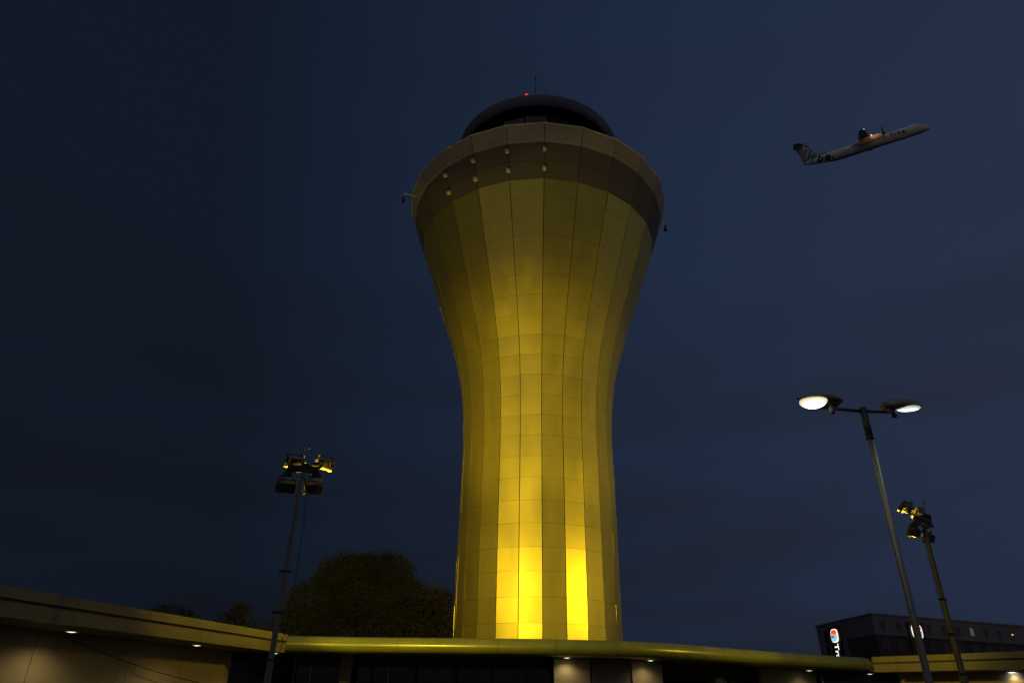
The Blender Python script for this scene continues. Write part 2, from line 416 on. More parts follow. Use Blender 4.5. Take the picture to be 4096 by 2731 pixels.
hd.build('glazing_header', 'black', bld, B0)
for px in (678, 724, 860, 900, 960, 1050, 1130, 1210, 1565, 1620, 1668, 1725):
    p, t = arcpt(px, 2.84); q = MB(); q.box((p.x, p.y, 1.41), (.07, .1, 2.8), Matrix.Rotation(math.atan2(t.y, t.x), 3, 'Z'))
    q.build('mullion', 'frame' if px in (724, 900) else 'black', bld, B0)
def pier(x0, x1, o, m_, name='pier', h=3.18):
    (p, t), (q, _) = arcpt(x0, o), arcpt(x1, o); w = MB(); c = (p+q)/2; tt = (q-p)
    w.box((c.x, c.y, h/2+.01), (tt.length-.015, .25, h), Matrix.Rotation(math.atan2(tt.y, tt.x), 3, 'Z'))
    return w.build(name, m_, bld, B0)
pier(640, 676, 2.7, 'cladding', 'clad_pier'); pier(790, 816, 2.5, 'greyclad', 'column')
pier(1270, 1352, 2.1, 'cladding', 'clad_pier'); pier(1354, 1441, 2.12, 'greyclad', 'clad_pier'); pier(1443, 1512, 2.08, 'cladding', 'clad_pier')
pier(1735, 1858, 2.6, 'cladding', 'clad_pier')
(p, t), (q, _) = arcpt(1792, 2.44), arcpt(1846, 2.44)
dr = MB(); rr = Matrix.Rotation(math.atan2((q-p).y, (q-p).x), 3, 'Z'); c = (p+q)/2; w_ = (q-p).length
for dx, zc, sx, sz in ((-w_/2, 1.3, .06, 2.58), (w_/2, 1.3, .06, 2.58), (0, 2.62, w_+.06, .06)):
    dr.box(c+rr @ Vector((dx, 0, 0))+Vector((0, 0, zc)), (sx, .08, sz), rr)
df = dr.build('door_frame', 'galv', bld, B0)
dl = MB(); dl.box(c+Vector((0, 0, 1.3)), (w_-.06, .03, 2.56), rr); o = dl.build('door_pane', 'glass', df, B0)
p, t = arcpt(1877, 2.0); dp = MB(); dp.tube([(p.x, p.y, .02), (p.x, p.y, 3.0), (p.x-.03, p.y+.1, 3.08), (p.x-.1, p.y+.5, 3.1)], .055, 12)
dp.tube([(p.x, p.y, 2.9), (p.x, p.y, 2.98)], .072, 12); dp.tube([(p.x, p.y, 1.4), (p.x, p.y, 1.46)], .072, 12)
dp.build('downpipe', 'galv', bld, B0)
lc = MB(); Pq = off(arc, 4.4)
lc.add([(*p[:2], z) for z in (0.02, 3.6) for p in Pq], [(i, i+1, len(Pq)+i+1, len(Pq)+i) for i in range(len(Pq)-1)])
lc.build('rear_wall', 'groove', bld, B0)
# recessed downlights (fixture + the light it gives)
def downlight(x, y, e, lens='downlens', r=.15, colr=(1, .75, .32), z=SOF, drop=.05):
    d1 = MB(); lathe(d1, [(r+.03, z-.001), (r+.03, z-drop*.6), (r, z-drop), (r-.012, z-drop+.004), (r-.012, z-.002)], x, y, 24)
    f = d1.build('downlight', 'trim', bld, B0)
    d2 = MB(); d2.add([(x+(r-.012)*cos(2*pi*k/24), y+(r-.012)*sin(2*pi*k/24), z-drop+.012) for k in range(24)]+[(x, y, z-drop-.012)], [(k, (k+1) % 24, 24) for k in range(24)])
    d2.build('lens', lens, f, B0)
    ld = bpy.data.lights.new('downlight_beam', 'SPOT'); ld.energy = e; ld.color = colr; ld.spot_size = R(150); ld.spot_blend = .7; ld.shadow_soft_size = .12
    lo = bpy.data.objects.new('downlight_beam', ld); col.objects.link(lo); lo.location = (x, y, z-drop-.03)
for x, y, e in ((-11.25, 19.2, 52), (-9.68, 23.4, 52), (-8.25, 26.75, 46)):
    downlight(x, y, e)
downlight(2.24, 27.70, 24, r=.15, z=SOC); downlight(5.45, 28.36, 24, r=.15, z=SOC); downlight(13.5, 33.6, 18, r=.17, z=SOC); downlight(16.35, 33.95, 16, r=.16)
downlight(20.4, 30.4, 18, 'downcool', .2)
p, t = arcpt(718, 2.6)
# cable strung along the wall of the straight wing
cb = MB(); p0 = L0+(L1-L0).normalized()*11.6+LIN*2.17
pts = []
for i in range(25):
    u = i/24; q = p0+(L1-L0).normalized()*(u*5.6)-LIN*(.02+u*.30)
    pts.append((q.x, q.y, 3.02-u*.95-.10*sin(pi*u)))
cb.tube(pts, .013, 6)
tag(cb.build('power_cable', 'rubber'), 'thin black cable sagging across the beige cladding panels under the straight fascia', 'cable')

# ------------------------------------------------------------------ lighting masts
def head_parts(mast, mtx, bracket=True, lit=False):
    """floodlight head; local -Y is the lit face, +Z up"""
    h = MB()
    w, hh = .56, .44
    # stepped casting: wide front rim, tapered body, finned gear boxes at the back
    h.box((0, -.02, 0), (w, .05, hh))
    vs = [(-w/2+.02, 0, -hh/2+.02), (w/2-.02, 0, -hh/2+.02), (w/2-.02, 0, hh/2-.02), (-w/2+.02, 0, hh/2-.02), (-.17, .17, -.13), (.17, .17, -.13), (.17, .17, .12), (-.17, .17, .12)]
    h.add(vs, [(0, 1, 2, 3), (4, 5, 6, 7), (0, 1, 5, 4), (1, 2, 6, 5), (2, 3, 7, 6), (3, 0, 4, 7)])
    for k in range(11): h.box((-.15+.03*k, .17, -.005), (.008, .10, .23))
    for k in range(6):
        h.box((-.235, .10, -.12+.04*k), (.14, .14, .008)); h.box((.235, .10, -.12+.04*k), (.14, .14, .008))
    h.box((0, .10, -.145), (.40, .12, .02)); h.box((.235, .10, -.15), (.15, .15, .02)); h.box((-.235, .10, -.15), (.15, .15, .02))
    for sx in (-1, 1):
        h.box((sx*.18, -.03, hh/2+.012), (.05, .05, .03)); h.box((sx*.18, -.03, -hh/2-.012), (.05, .05, .03))
    h.box((-w/2-.03, .02, -.02), (.07, .10, .12))
    h.xf(mtx); f = h.build('floodlight', 'flood', mast)
    gq = MB(); gq.box((0, -.047, 0), (w-.06, .012, hh-.06)); gq.xf(mtx); gg = gq.build('front_glass', 'floodlit' if lit else 'floodglass', f); gg['mtx'] = [list(r_) for r_ in mtx]
    if bracket:
        for sx in (-1, 1):
            br = MB(); br.tube([(sx*.20, .05, .30), (sx*.225, .02, .26), (sx*.235, .0, .16), (sx*.24, .02, .02)], .018, 6)
            br.xf(mtx); br.build('hanger', 'mast2', f)
    return f

def lighting_mast(loc, rz, label, top, heads, coil_side, hook, k_=1):
    ms = thing('lighting_mast', loc, label, 'lighting mast', 'mobile lighting masts in front of the canopy', rz)
    ms.scale = (k_, k_, k_); top /= k_
    # telescopic square sections
    zs = [(0.9, 2.9, .185), (2.85, 4.15, .160), (4.1, 5.3, .140), (5.25, top-.25, .118)] if top > 7 else [(0.9, 3.2, .15), (3.15, 5.0, .12), (4.95, top-.2, .09)]
    sc = (top-.25)/zs[-1][1]
    for z0, z1, w in zs:
        s = MB(); s.box((0, 0, (z0+z1)/2), (w, w, z1-z0), None, 0); s.box((0, -w/2-.004, (z0+z1)/2), (w*.3, .008, z1-z0-.1), None, 1)
        for k in range(int((z1-z0)/.16)):
            s.box((w/2+.004, -w*.2, z0+.1+k*.16), (.008, w*.25, .05), None, 1)
        s.build('mast_section', ['mast2', 'mast'], ms)
    for z0, z1, w in zs[:-1]:
        c = MB(); c.box((0, 0, z1-.03), (w+.06, w+.06, .045)); c.box((-w/2-.07, 0, z1-.03), (.09, .08, .07)); c.box((w/2+.05, -.02, z1-.03), (.05, .05, .08))
        c.build('clamp_collar', 'black', ms)
    bs = MB(); bs.box((0, 0, .55), (1.3, 1.1, .7)); bs.box((0, 0, .28), (1.6, .12, .12)); bs.box((0, 0, .95), (.3, .3, .25))
    for sx in (-1, 1): bs.tube([(sx*.8, -.6, .03), (sx*.8, .6, .03)], .05, 8); bs.box((sx*.8, 0, .17), (.1, 1.25, .1))
    for sx in (-1, 1): bs.tube([(sx*.68, .0, .24), (sx*.79, .0, .24)], .22, 18)
    bs.build('trailer', 'mast', ms)
    # wing-shaped head plate
    pl = MB()
    poly = [(-.42, .10), (.48, .13), (.52, .20), (.62, .21), (.62, .15), (.50, .02), (.56, -.10), (.64, -.17), (.62, -.205), (.26, -.255), (.27, -.215), (.33, -.17), (.28, -.115), (.16, -.09), (-.18, -.105), (-.28, -.15), (-.30, -.22), (-.26, -.26), (-.62, -.285), (-.62, -.25), (-.55, -.235)]
    pl.prism(poly, -.05, .05, lambda a, b2, d: (a, d-.02, top+b2))
    pl.box((0, -.02, top-.02), (.9, .14, .10)); pl.box((.40, -.02, top+.20), (.2, .2, .06)); pl.box((.08, 0, top+.14), (.22, .1, .10))
    for pos, e in heads:      # arms that carry the heads that sit forward of the plate
        if pos[1] > .2:
            s_ = 1 if pos[2] > 0 else -1
            pl.tube([(pos[0]*.9, 0, top+.10*s_), (pos[0]*.95, pos[1]*.55, top+pos[2]*.45), (pos[0], pos[1], top+pos[2]-.10)], .04, 6)
            pl.box((pos[0], pos[1]*.6, top+pos[2]*.5), (.30, .26, .05), Matrix.Rotation(.6*s_, 3, 'X'))
    kn = MB(); kn.box((.05, -.04, top-.20), (.10, .12, .16), None, 0); kn.box((.07, -.05, top-.285), (.22, .16, .02), Matrix.Rotation(.3, 3, 'Y'))
    kn.tube([(-.20, -.05, top-.17), (-.04, -.05, top-.28)], .018, 6); kn.sphere((-.21, -.05, top-.16), .03, 8)
    kn.build('tilt_joint', 'mast2', ms)
    for pos, e in heads:
        head_parts(ms, Matrix.Translation(Vector(pos)+Vector((0, 0, top))) @ Euler(e, 'XYZ').to_matrix().to_4x4(), pos[2] < 0, pos[2] < 0)
    pl.build('head_plate', 'black', ms)
    hk = MB(); hx, hz, hr, hy = hook
    pts = [(hx, hy, top+.05), (hx, hy, top+hz)]+[(hx+hr-hr*cos(t), hy, top+hz+hr*sin(t)) for t in [pi*i/10 for i in range(1, 11)]]+[(hx+2*hr, hy, top+hz-.06)]
    hk.tube(pts, .013, 8); hk.sphere((hx+2*hr+.03, hy, top+hz-.075), .022, 8); hk.sphere((hx+2*hr-.06, hy, top+hz-.065), .022, 8)
    hk.tube([(hx+2*hr-.06, hy, top+hz-.065), (hx+2*hr+.03, hy, top+hz-.075)], .008, 6)
    hk.build('cable_hook', 'darksteel', ms)
    co = MB(); pts = []; z = top-.12; n = 34*9
    for i in range(n):
        u = i/n; sag = .16*sin(pi*min(1, u*1.1))
        px, pz = coil_side*(.22+sag*.6), z-(top-2.6)*u
        a = 2*pi*i/9
        pts.append((px+.032*cos(a), -.05+.032*sin(a), pz))
    co.tube([(coil_side*.18, -.03, top-.02)]+pts, .009, 5); co.build('coiled_cable', 'rubber', ms)
    MASTS.append(ms); return ms
MASTS = []
lighting_mast((-5.77, 18.5, 0), .28, 'dark telescopic lighting mast before the left fascia, four lamp heads on a winged plate', 7.28,
    [((-.28, .16, .28), (R(-25), 0, R(180+8))), ((.68, .16, .33), (R(-22), R(-14), R(180-22))),
     ((-.42, .10, -.55), (R(-24), 0, R(180-4))), ((.40, .10, -.52), (R(-24), R(4), R(180-8)))], 1, (-.05, .78, .085, .04), .865)
lighting_mast((14.60, 24.15, 0), R(31), 'yellowish telescopic lighting mast beside the tall street lamp, heads seen from the side', 7.6,
    [((-.35, .30, .50), (R(-52), 0, R(176))), ((.33, .26, .36), (R(-44), R(6), R(188))),
     ((-.38, .24, -.42), (R(-30), 0, R(182))), ((.38, .18, -.55), (R(-24), 0, R(184)))], -1, (.36, .72, .07, -.04), .94)

# ------------------------------------------------------------------ street lamp
LX, LY, LH = 7.79, 13.97, 7.54
lamp = thing('street_lamp', (LX, LY, 0), 'tall galvanised twin-headed street lamp, left head glaring white', 'street lamp')
q = MB(); q.tube([(0, 0, 0), (0, 0, 1.2), (0, 0, 1.25), (0, 0, 6.85)], [.10, .10, .068, .060], 20); q.build('pole', 'galv', lamp)
q = MB(); q.tube([(0, 0, 6.8), (0, 0, 7.52)], .075, 20); q.tube([(0, 0, 6.8), (0, 0, 6.84)], .086, 20)
for z in (6.95, 7.1):
    q.tube([(-.09, 0, z), (.09, 0, z)], .012, 6); q.tube([(0, -.09, z+.05), (0, .09, z+.05)], .012, 6)
q.build('collar', 'darksteel', lamp)
def lamp_head(sgn, ang, lens, tilt, roll, reach=.60, Ln=.86):
    # profile of a flat teardrop shell along local +X; opening underneath toward the tip
    a = Matrix.Rotation(ang, 4, 'Z')
    tl = Matrix.Rotation(-tilt, 4, 'Y') @ Matrix.Rotation(roll, 4, 'X')
    base = Matrix.Translation((0, 0, LH-.08)) @ a @ Matrix.Translation((reach, 0, .10)) @ tl
    arm = MB(); arm.tube([(.05, 0, LH-.10), (reach+.12, 0, LH-.10)], .036, 12); arm.xf(a); arm.build('arm', 'darksteel', lamp)
    sp = MB(); sp.tube([(.03, 0, -.02), (.03, 0, -.27)], .052, 16); sp.xf(Matrix.Translation((0, 0, LH-.08)) @ a @ Matrix.Translation((reach+.04, 0, .13))); sp.build('spigot', 'galv', lamp)
    W = .245*Ln/.86
    sec = []
    for i in range(17):
        u = i/16
        w = W*(max(0.0, sin(pi*min(1, (u*.86+.16)**.9)))**.6) if u < 1 else .01
        w = max(w, .02)
        hgt = .17*(sin(pi*min(1, u*.84+.14))**.75)+.012
        sec.append((u*Ln-.12, w, hgt))
    vs, fs = [], []; nn = 16
    for x, w, hgt in sec:
        for k in range(nn):
            t = 2*pi*k/nn; z = hgt*sin(t) if sin(t) > 0 else .055*(hgt/.18)*sin(t)
            vs.append((x, w*cos(t), z))
    for i in range(len(sec)-1):
        for k in range(nn): fs.append((i*nn+k, i*nn+(k+1) % nn, (i+1)*nn+(k+1) % nn, (i+1)*nn+k))
    fs += [tuple(range(nn)), tuple(range(16*nn, 17*nn))]
    h = MB(); h.add(vs, fs, 0, True); h.box((.12, 0, .15), (.10, .07, .04)); h.xf(base)
    ho = h.build('lamp_head', 'lamp_shell', lamp)
    gl_ = MB(); k0 = Ln/.86; vs = [(.44*k0, 0, -.10)]
    for ring, zf in ((.50, -.098), (.84, -.075), (1.06, -.040)):
        for k in range(28):
            t = 2*pi*k/28; x = (.43+.25*ring*cos(t))*k0; y = .215*k0*ring*sin(t)*(1-.15*cos(t)); vs.append((x, y, zf))
    fs = [(0, 1+k, 1+(k+1) % 28) for k in range(28)]
    for rr_ in range(2): fs += [(1+rr_*28+k, 1+rr_*28+(k+1) % 28, 1+(rr_+1)*28+(k+1) % 28, 1+(rr_+1)*28+k) for k in range(28)]
    gl_.add(vs, fs, 0, True); gl_.mi[-28:] = [1]*28; gl_.xf(base); gl_.build('lens', [lens, lens+'_rim'], ho)
    return Matrix.Translation((LX, LY, 0)) @ base @ Vector((.44, 0, -.17))
pL = lamp_head(-1, R(189.5), 'lamp_white', R(2), R(6), .70, .98)
pR = lamp_head(1, R(1), 'lamp_cool', R(3), R(12))
def spot(name, loc, target, e, c, size, blend, soft):
    ld = bpy.data.lights.new(name, 'SPOT'); ld.energy = e; ld.color = c; ld.spot_size = R(size); ld.spot_blend = blend; ld.shadow_soft_size = soft
    o = bpy.data.objects.new(name, ld); col.objects.link(o); o.location = loc
    o.rotation_euler = (Vector(target)-Vector(loc)).to_track_quat('-Z', 'Y').to_euler(); return o
spot('street_light_warm', pL, pL+Vector((-.3, -.3, -1)), 22, (1, .88, .66), 150, .5, .12)
spot('street_light_cool', pR, pR+Vector((.3, -.1, -1)), 13, (.95, 1, .92), 150, .5, .12)

# ------------------------------------------------------------------ hotel and its signs
HB, HA, HC = Vector((62.66, 125.16, 0)), Vector((62.09, 146.94, 0)), Vector((62.66, 125.16, 0))+Vector((.924, .3829, 0))*58
HZ = 16.56
hotel = thing('hotel_building', (62.66, 125.16, 0), 'distant flat-roofed hotel with pale upper storeys over dark brick', 'hotel')
H0 = tuple(HB)
te = (HC-HB).normalized(); ne = Vector((te.y, -te.x, 0))       # right face, outward toward camera
tw = (HB-HA).normalized(); nw = Vector((tw.y, -tw.x, 0))       # left face
if nw.dot(Vector((-1, 0, 0))) < 0: nw = -nw
HD = HC+(HA-HB)
def slab(mb, z0, z1, o, mi=0):
    q = [HA+nw*o-tw*o, HB+nw*o+ne*o, HC+ne*o+te*o, HD+te*o]
    mb.add([(*p[:2], z0) for p in q]+[(*p[:2], z1) for p in q], [(0, 1, 2, 3), (7, 6, 5, 4), (0, 4, 5, 1), (1, 5, 6, 2), (2, 6, 7, 3), (3, 7, 4, 0)], mi)
w = MB(); slab(w, 0, 13.14, 0); w.build('lower_wall', 'brick', hotel, H0)
w = MB(); slab(w, 13.15, 16.3, .12); w.build('upper_wall', 'cream_hotel', hotel, H0)
w = MB(); slab(w, 16.3, 16.56, .28); w.build('roof_edge', 'cream_hotel', hotel, H0)
def face(P, t, n): return lambda u, d, z: P+t*u+n*d+Vector((0, 0, z))
fr, fl = face(HB, te, ne), face(HA, tw, nw)
rre, rrw = Matrix.Rotation(math.atan2(te.y, te.x), 3, 'Z'), Matrix.Rotation(math.atan2(tw.y, tw.x), 3, 'Z')
us = [1.96+3.68*k for k in range(15)]
for row, (zc, o) in enumerate(((14.66, .12), (11.70, 0), (8.7, 0), (5.7, 0))):
    for k, u in enumerate(us):
        if k == 2: continue
        fm = MB()
        for du, dz, sx, sz in ((-.52, 0, .07, 1.42), (.52, 0, .07, 1.42), (0, .68, .97, .07), (0, -.68, .97, .07)):
            fm.box(fr(u+du, o+.03, zc+dz), (sx, .10, sz), rre)
        f = fm.build('window', 'greyclad', hotel, H0)
        pn = MB(); pn.box(fr(u, o+.01, zc), (.98, .04, 1.30), rre)
        pn.build('pane', 'cool_win' if (row, k) == (0, 6) else 'hglass', f, H0)
        if (row, k) == (0, 9):
            lw = MB(); lw.box(fr(u+.05, o+.04, zc+.12), (.55, .03, .16), rre); lw.box(fr(u-.1, o+.04, zc-.05), (.3, .03, .1), rre); lw.build('lamp_glow', 'warm_win', f, H0)
# left face: dark recessed strip and pilaster
w = MB(); w.box(fl(3.6, .14, 8.6), (1.3, .06, 13.2), rrw); w.build('dark_strip', 'signblack', hotel, H0)
w = MB(); w.box(fl(5.85, .1, 6.6), (11.5, .10, 13.1), rrw); w.build('stair_bay', 'cream_hotel', hotel, H0)
def text_mesh(body, bold=.0):
    cu = bpy.data.curves.new('txt', 'FONT'); cu.body = body; cu.offset = bold; cu.resolution_u = 4
    o = bpy.data.objects.new('txt', cu); col.objects.link(o)
    bpy.context.view_layer.update()
    me = bpy.data.meshes.new_from_object(o.evaluated_get(bpy.context.evaluated_depsgraph_get()))
    vs = [tuple(v.co) for v in me.vertices]; fs = [tuple(p.vertices) for p in me.polygons]
    bpy.data.objects.remove(o); bpy.data.curves.remove(cu); bpy.data.meshes.remove(me)
    return vs, fs
def hotel_sign(F, rm, u, d, zc, w_, label):
    loc = F(u, d, zc)
    sg = thing('hotel_sign', loc, label, 'sign', 'lit signs on the hotel'); o0 = tuple(loc)
    hw = w_/2
    bx = MB(); bx.box(F(u, d+.12, zc-4.3), (w_*1.55, .24, 11.6), rm); bx.build('sign_panel', 'signblack', sg, o0)
    H = 1.16
    def rrect(hw, hh, p=3.2, n=40): return [(hw*math.copysign(abs(cos(t))**(2/p), cos(t)), hh*math.copysign(abs(sin(t))**(2/p), sin(t))) for t in [2*pi*k/n for k in range(n)]]
    def plate(poly, dd, th=.05): q = MB(); q.prism(poly, d+.25+dd, d+.25+dd+th, lambda a, b2, e: F(u+a, e, zc+b2)); return q
    em = plate(rrect(hw, H), 0, .10).build('emblem', 'sign_white', sg, o0)
    iw, ih = hw*.86, H*.88
    body = rrect(iw, ih)
    plate(body, .10, .03).build('red_field', 'sign_red', em, o0)
    def below(line):   # area of the rounded field under a ridge line
        n = 60; out = []
        def ridge(x):
            for (x0, y0), (x1, y1) in zip(line, line[1:]):
                if x0 <= x <= x1: return y0+(y1-y0)*(x-x0)/(x1-x0+1e-9)
            return line[-1][1]
        xs = [line[0][0]+(line[-1][0]-line[0][0])*i/n for i in range(n+1)]
        lim = lambda x: H*.85*max(0, 1-min(1, abs(x/hw/.82))**3.2)**(1/3.2)
        top = [(x*hw*.82, max(-lim(x*hw*.82), min(lim(x*hw*.82), ridge(x)*H))) for x in xs]
        bot = [(x*hw*.82, -lim(x*hw*.82)) for x in reversed(xs)]
        return top+[p for p in bot if True]
    ridge1 = [(-1, .28), (-.75, .18), (-.5, .14), (-.3, .20), (-.15, .22), (-.02, .06), (.15, -.02), (.30, -.18), (.42, -.24), (.6, 0), (.85, .24), (1, .34)]
    plate(below([(x, y+.05) for x, y in ridge1]), .13, .02).build('snow_line', 'sign_white', em, o0)
    plate(below([(x, y-.02) for x, y in ridge1 if x < .45]), .16, .02).build('blue_mountain', 'sign_blue', em, o0)
    plate(below([(.42, -.30), (.6, -.06), (.85, .17), (1, .28)]), .16, .02).build('pale_slope', 'sign_pale', em, o0)
    plate(below([(-1, -.62), (-.75, -.36), (-.4, -.28), (-.1, -.30), (.2, -.40), (.42, -.34), (.62, -.16), (.80, -.45)]), .19, .02).build('pale_hills', 'sign_cyan', em, o0)
    vs, fs = text_mesh('Travelodge', .022)
    s_ = 1.85*w_/2.7; tx_ = MB()
    x0 = min(v[0] for v in vs); yc = .34
    tx_.add([F(u+(v[1]-yc)*s_*1.15+.02*w_, d+.30, zc-H-.20-(v[0]-x0)*s_) for v in vs], fs)
    tx_.build('lettering', 'sign_white', sg, o0)
hotel_sign(fl, rrw, 7.72, .16, 14.07, 2.7, 'lit vertical sign with rounded emblem and white lettering on the narrow end of the hotel')
hotel_sign(fr, rre, 9.60, .13, 14.02, 2.5, 'lit sign on the long windowed hotel side, half hidden behind the lamp pole')

# ------------------------------------------------------------------ trees
def tree(name, base, h, lobes, leaf, nl, trunk_r, label, group, mat_='leaf', droop=.5):
    bx, by = base; tr = thing(name, (bx, by, 0), label, 'tree', group)
    t = MB(); top = Vector((0, 0, h*.62))
    t.tube([(0, 0, 0), (.1, 0, h*.15), (0, .1, h*.32), (.1, .05, h*.5), top], [trunk_r*1.3, trunk_r, trunk_r*.85, trunk_r*.6, trunk_r*.25], 9)
    for (cx, cy, cz, rx, ry, rz) in lobes:
        s = Vector((0, 0, min(cz*.55, h*.45))); e = Vector((cx, cy, cz)); md = s.lerp(e, .5)+Vector((random.uniform(-.4, .4), random.uniform(-.4, .4), .3))
        t.tube([s, md, e], [trunk_r*.4, trunk_r*.25, trunk_r*.1], 6)
        for _ in range(4):
            a = random.uniform(0, 2*pi); q = e+Vector((rx*.7*cos(a), ry*.7*sin(a), rz*random.uniform(-.3, .7)))
            t.tube([md.lerp(e, .7), (md.lerp(e, .7)+q)/2+Vector((0, 0, .2)), q], [trunk_r*.14, trunk_r*.09, .015], 5)
    t.build('trunk', 'bark', tr)
    c = MB()
    for (cx, cy, cz, rx, ry, rz) in lobes:
        ncl = max(30, int(nl*(rx*ry*rz)**.67/4.2*(.6 if cz < 5 else 1)))
        for _ in range(ncl):
            # twig cluster placed in the outer part of the lobe
            while True:
                d = Vector((random.uniform(-1, 1), random.uniform(-1, 1), random.uniform(-1, 1)))
                if .25 < d.length < 1: break
            d = d.normalized()*(d.length**.45)
            p = Vector((cx+d.x*rx, cy+d.y*ry, cz+d.z*rz)); cr = random.uniform(.25, .65)
            for _ in range(random.randint(9, 18)):
                q = p+Vector((random.gauss(0, cr*.6), random.gauss(0, cr*.6), random.gauss(-.12*droop, cr*.5)))
                u = Vector((random.uniform(-1, 1), random.uniform(-1, 1), random.uniform(-1, .3)-droop*.4)).normalized()
                v = u.orthogonal().normalized(); v.rotate(Matrix.Rotation(random.uniform(0, 6.28), 3, u))
                s = leaf*random.uniform(.6, 1.3)
                c.add([q, q+u*s*.5+v*s*.3, q+u*s, q+u*s*.5-v*s*.3], [(0, 1, 2, 3)], 0 if random.random() < .97 else 1)
    me = c.build('crown', [mat_, 'leaf2' if mat_ == 'leaf' else 'leaf'], tr)
    return tr
G = 'trees behind the terminal'
big = [(0, 0, 9.6, 3.6, 3.2, 3.0), (-2.9, 0, 8.4, 2.6, 2.6, 2.4), (2.9, 0, 8.6, 2.6, 2.6, 2.3), (-3.9, .3, 6.4, 2.5, 2.3, 2.2), (3.9, -.2, 6.6, 2.2, 2.4, 2.3), (0, -1.2, 7.0, 3.8, 2.2, 2.6), (-1.4, .5, 11.0, 2.4, 2.2, 1.7), (1.5, .4, 11.2, 2.3, 2.2, 1.6), (-4.6, -.4, 4.6, 2.0, 2, 1.7), (0, 0, 4.6, 4.4, 2.4, 1.9), (4.2, 0, 4.6, 2.4, 2.4, 1.9)]
tree('broadleaf_tree', (-12.15, 60.4), 13, [(a_*1.13, b_, c_*1.02, d_*1.1, e_, f_) for a_, b_, c_, d_, e_, f_ in big], .145, 620, .38, 'large round-crowned dark tree standing left of the tower', G)
tree('broadleaf_tree', (-5.9, 58.2), 10, [(0, 0, 7.6, 1.8, 1.8, 2.0), (1.5, .2, 6.3, 1.6, 1.8, 1.8), (-1.4, 0, 6.0, 1.7, 1.8, 1.8), (.4, 0, 4.4, 2.4, 2, 1.7), (.4, .2, 9.0, 1.1, 1.1, 1.0)], .19, 300, .22, 'smaller dark tree squeezed between the big round tree and the tower', G, 'leaf2')
tree('broadleaf_tree', (-25.0, 54.6), 8, [(0, 0, 6.6, 1.9, 1.6, 1.15), (-1.1, .2, 6.3, 1.3, 1.2, .9), (1.5, .1, 5.9, 1.5, 1.2, .9)], .18, 320, .2, 'low tree top showing above the grey part of the left fascia', G, 'leaf2', .2)
tree('broadleaf_tree', (-20.7, 56.4), 8.2, [(0, 0, 6.8, 1.1, 1.1, 1.2), (.6, 0, 6.0, 1.2, 1.1, 1.0), (-.9, 0, 5.9, 1.2, 1.1, .9), (.1, 0, 7.6, .55, .6, .6)], .18, 300, .2, 'small pointed tree top just left of the lighting mast', G, 'leaf2', .2)
tree('broadleaf_tree', (-17.9, 55.2), 6.8, [(0, 0, 5.5, 1.3, 1.2, 1.1), (1.2, .1, 4.8, 1.5, 1.2, 1.0), (-.9, 0, 4.8, 1.0, 1.0, .9)], .18, 300, .16, 'lowest bushy tree directly behind the lighting mast', G)

# ------------------------------------------------------------------ aircraft
# local frame: x = distance aft of the nose, y = starboard, z = up
AX, AS, AU = Vector((.8772, -.4789, .033)), Vector((-.4, -.7672, -.5014)), Vector((-.2655, -.4266, .8646))
plane = thing('airliner', (108.19, 130.24, 136.19), 'white high-winged twin-propeller airliner climbing away to the right', 'aeroplane')
rm = Matrix((-AX, AS, AU)).transposed()
plane.rotation_mode = 'QUATERNION'; plane.rotation_quaternion = rm.to_quaternion()
FS = [(0, .02, .02, .02), (.12, .17, .20, .03), (.35, .34, .38, .08), (.75, .55, .62, .16), (1.3, .78, .86, .33), (1.9, .98, 1.10, .52), (2.45, 1.12, 1.33, .66), (2.9, 1.22, 1.45, .74),
      (3.6, 1.31, 1.48, .76), (4.6, 1.35, 1.45, .73), (10, 1.35, 1.44, .72), (18, 1.35, 1.45, .68), (21, 1.33, 1.48, .68), (23, 1.27, 1.42, .70), (25, 1.08, 1.20, .85), (27.2, .82, .93, .92), (29.2, .52, .62, .98), (30.6, .28, .34, 1.06), (31.2, .10, .14, 1.14)]
def fus(x):
    x = max(0, min(31.19, x))
    for a, b2 in zip(FS, FS[1:]):
        if a[0] <= x <= b2[0]:
            t = (x-a[0])/(b2[0]-a[0]); return [a[k]+(b2[k]-a[k])*t for k in (1, 2, 3)]
def skin_y(x, z):
    ry, rz, zc = fus(x); q = 1-((z-zc)/rz)**2
    fin = .13 if x > 26.5 and z > 1.2 else 0
    return max(fin, ry*math.sqrt(q) if q > 0 else 0)
mb = MB(); n = 28; vs = []
for x, ry, rz, zc in FS: vs += [(x, ry*cos(2*pi*k/n), zc+rz*sin(2*pi*k/n)) for k in range(n)]
mb.add(vs, [(i*n+k, i*n+(k+1) % n, (i+1)*n+(k+1) % n, (i+1)*n+k) for i in range(len(FS)-1) for k in range(n)]+[tuple(range(n)), tuple(range((len(FS)-1)*n, len(FS)*n))], 0, True)
for k in range(len(mb.f)):   # lowest faces take the grey material
    zs_ = [mb.v[i][2]-fus(mb.v[i][0])[2] for i in mb.f[k]]; xm = sum(mb.v[i][0] for i in mb.f[k])/len(mb.f[k])
    if max(zs_) < -.95*fus(xm)[1]*.72: mb.mi[k] = 1
mb.prism([(20.2, .0), (23.5, .0), (22, .5)], -.01, .01, lambda a, b2, d: (a, d, 1.0+b2))
fz = mb.build('fuselage', ['white_paint', 'grey_paint'], plane)
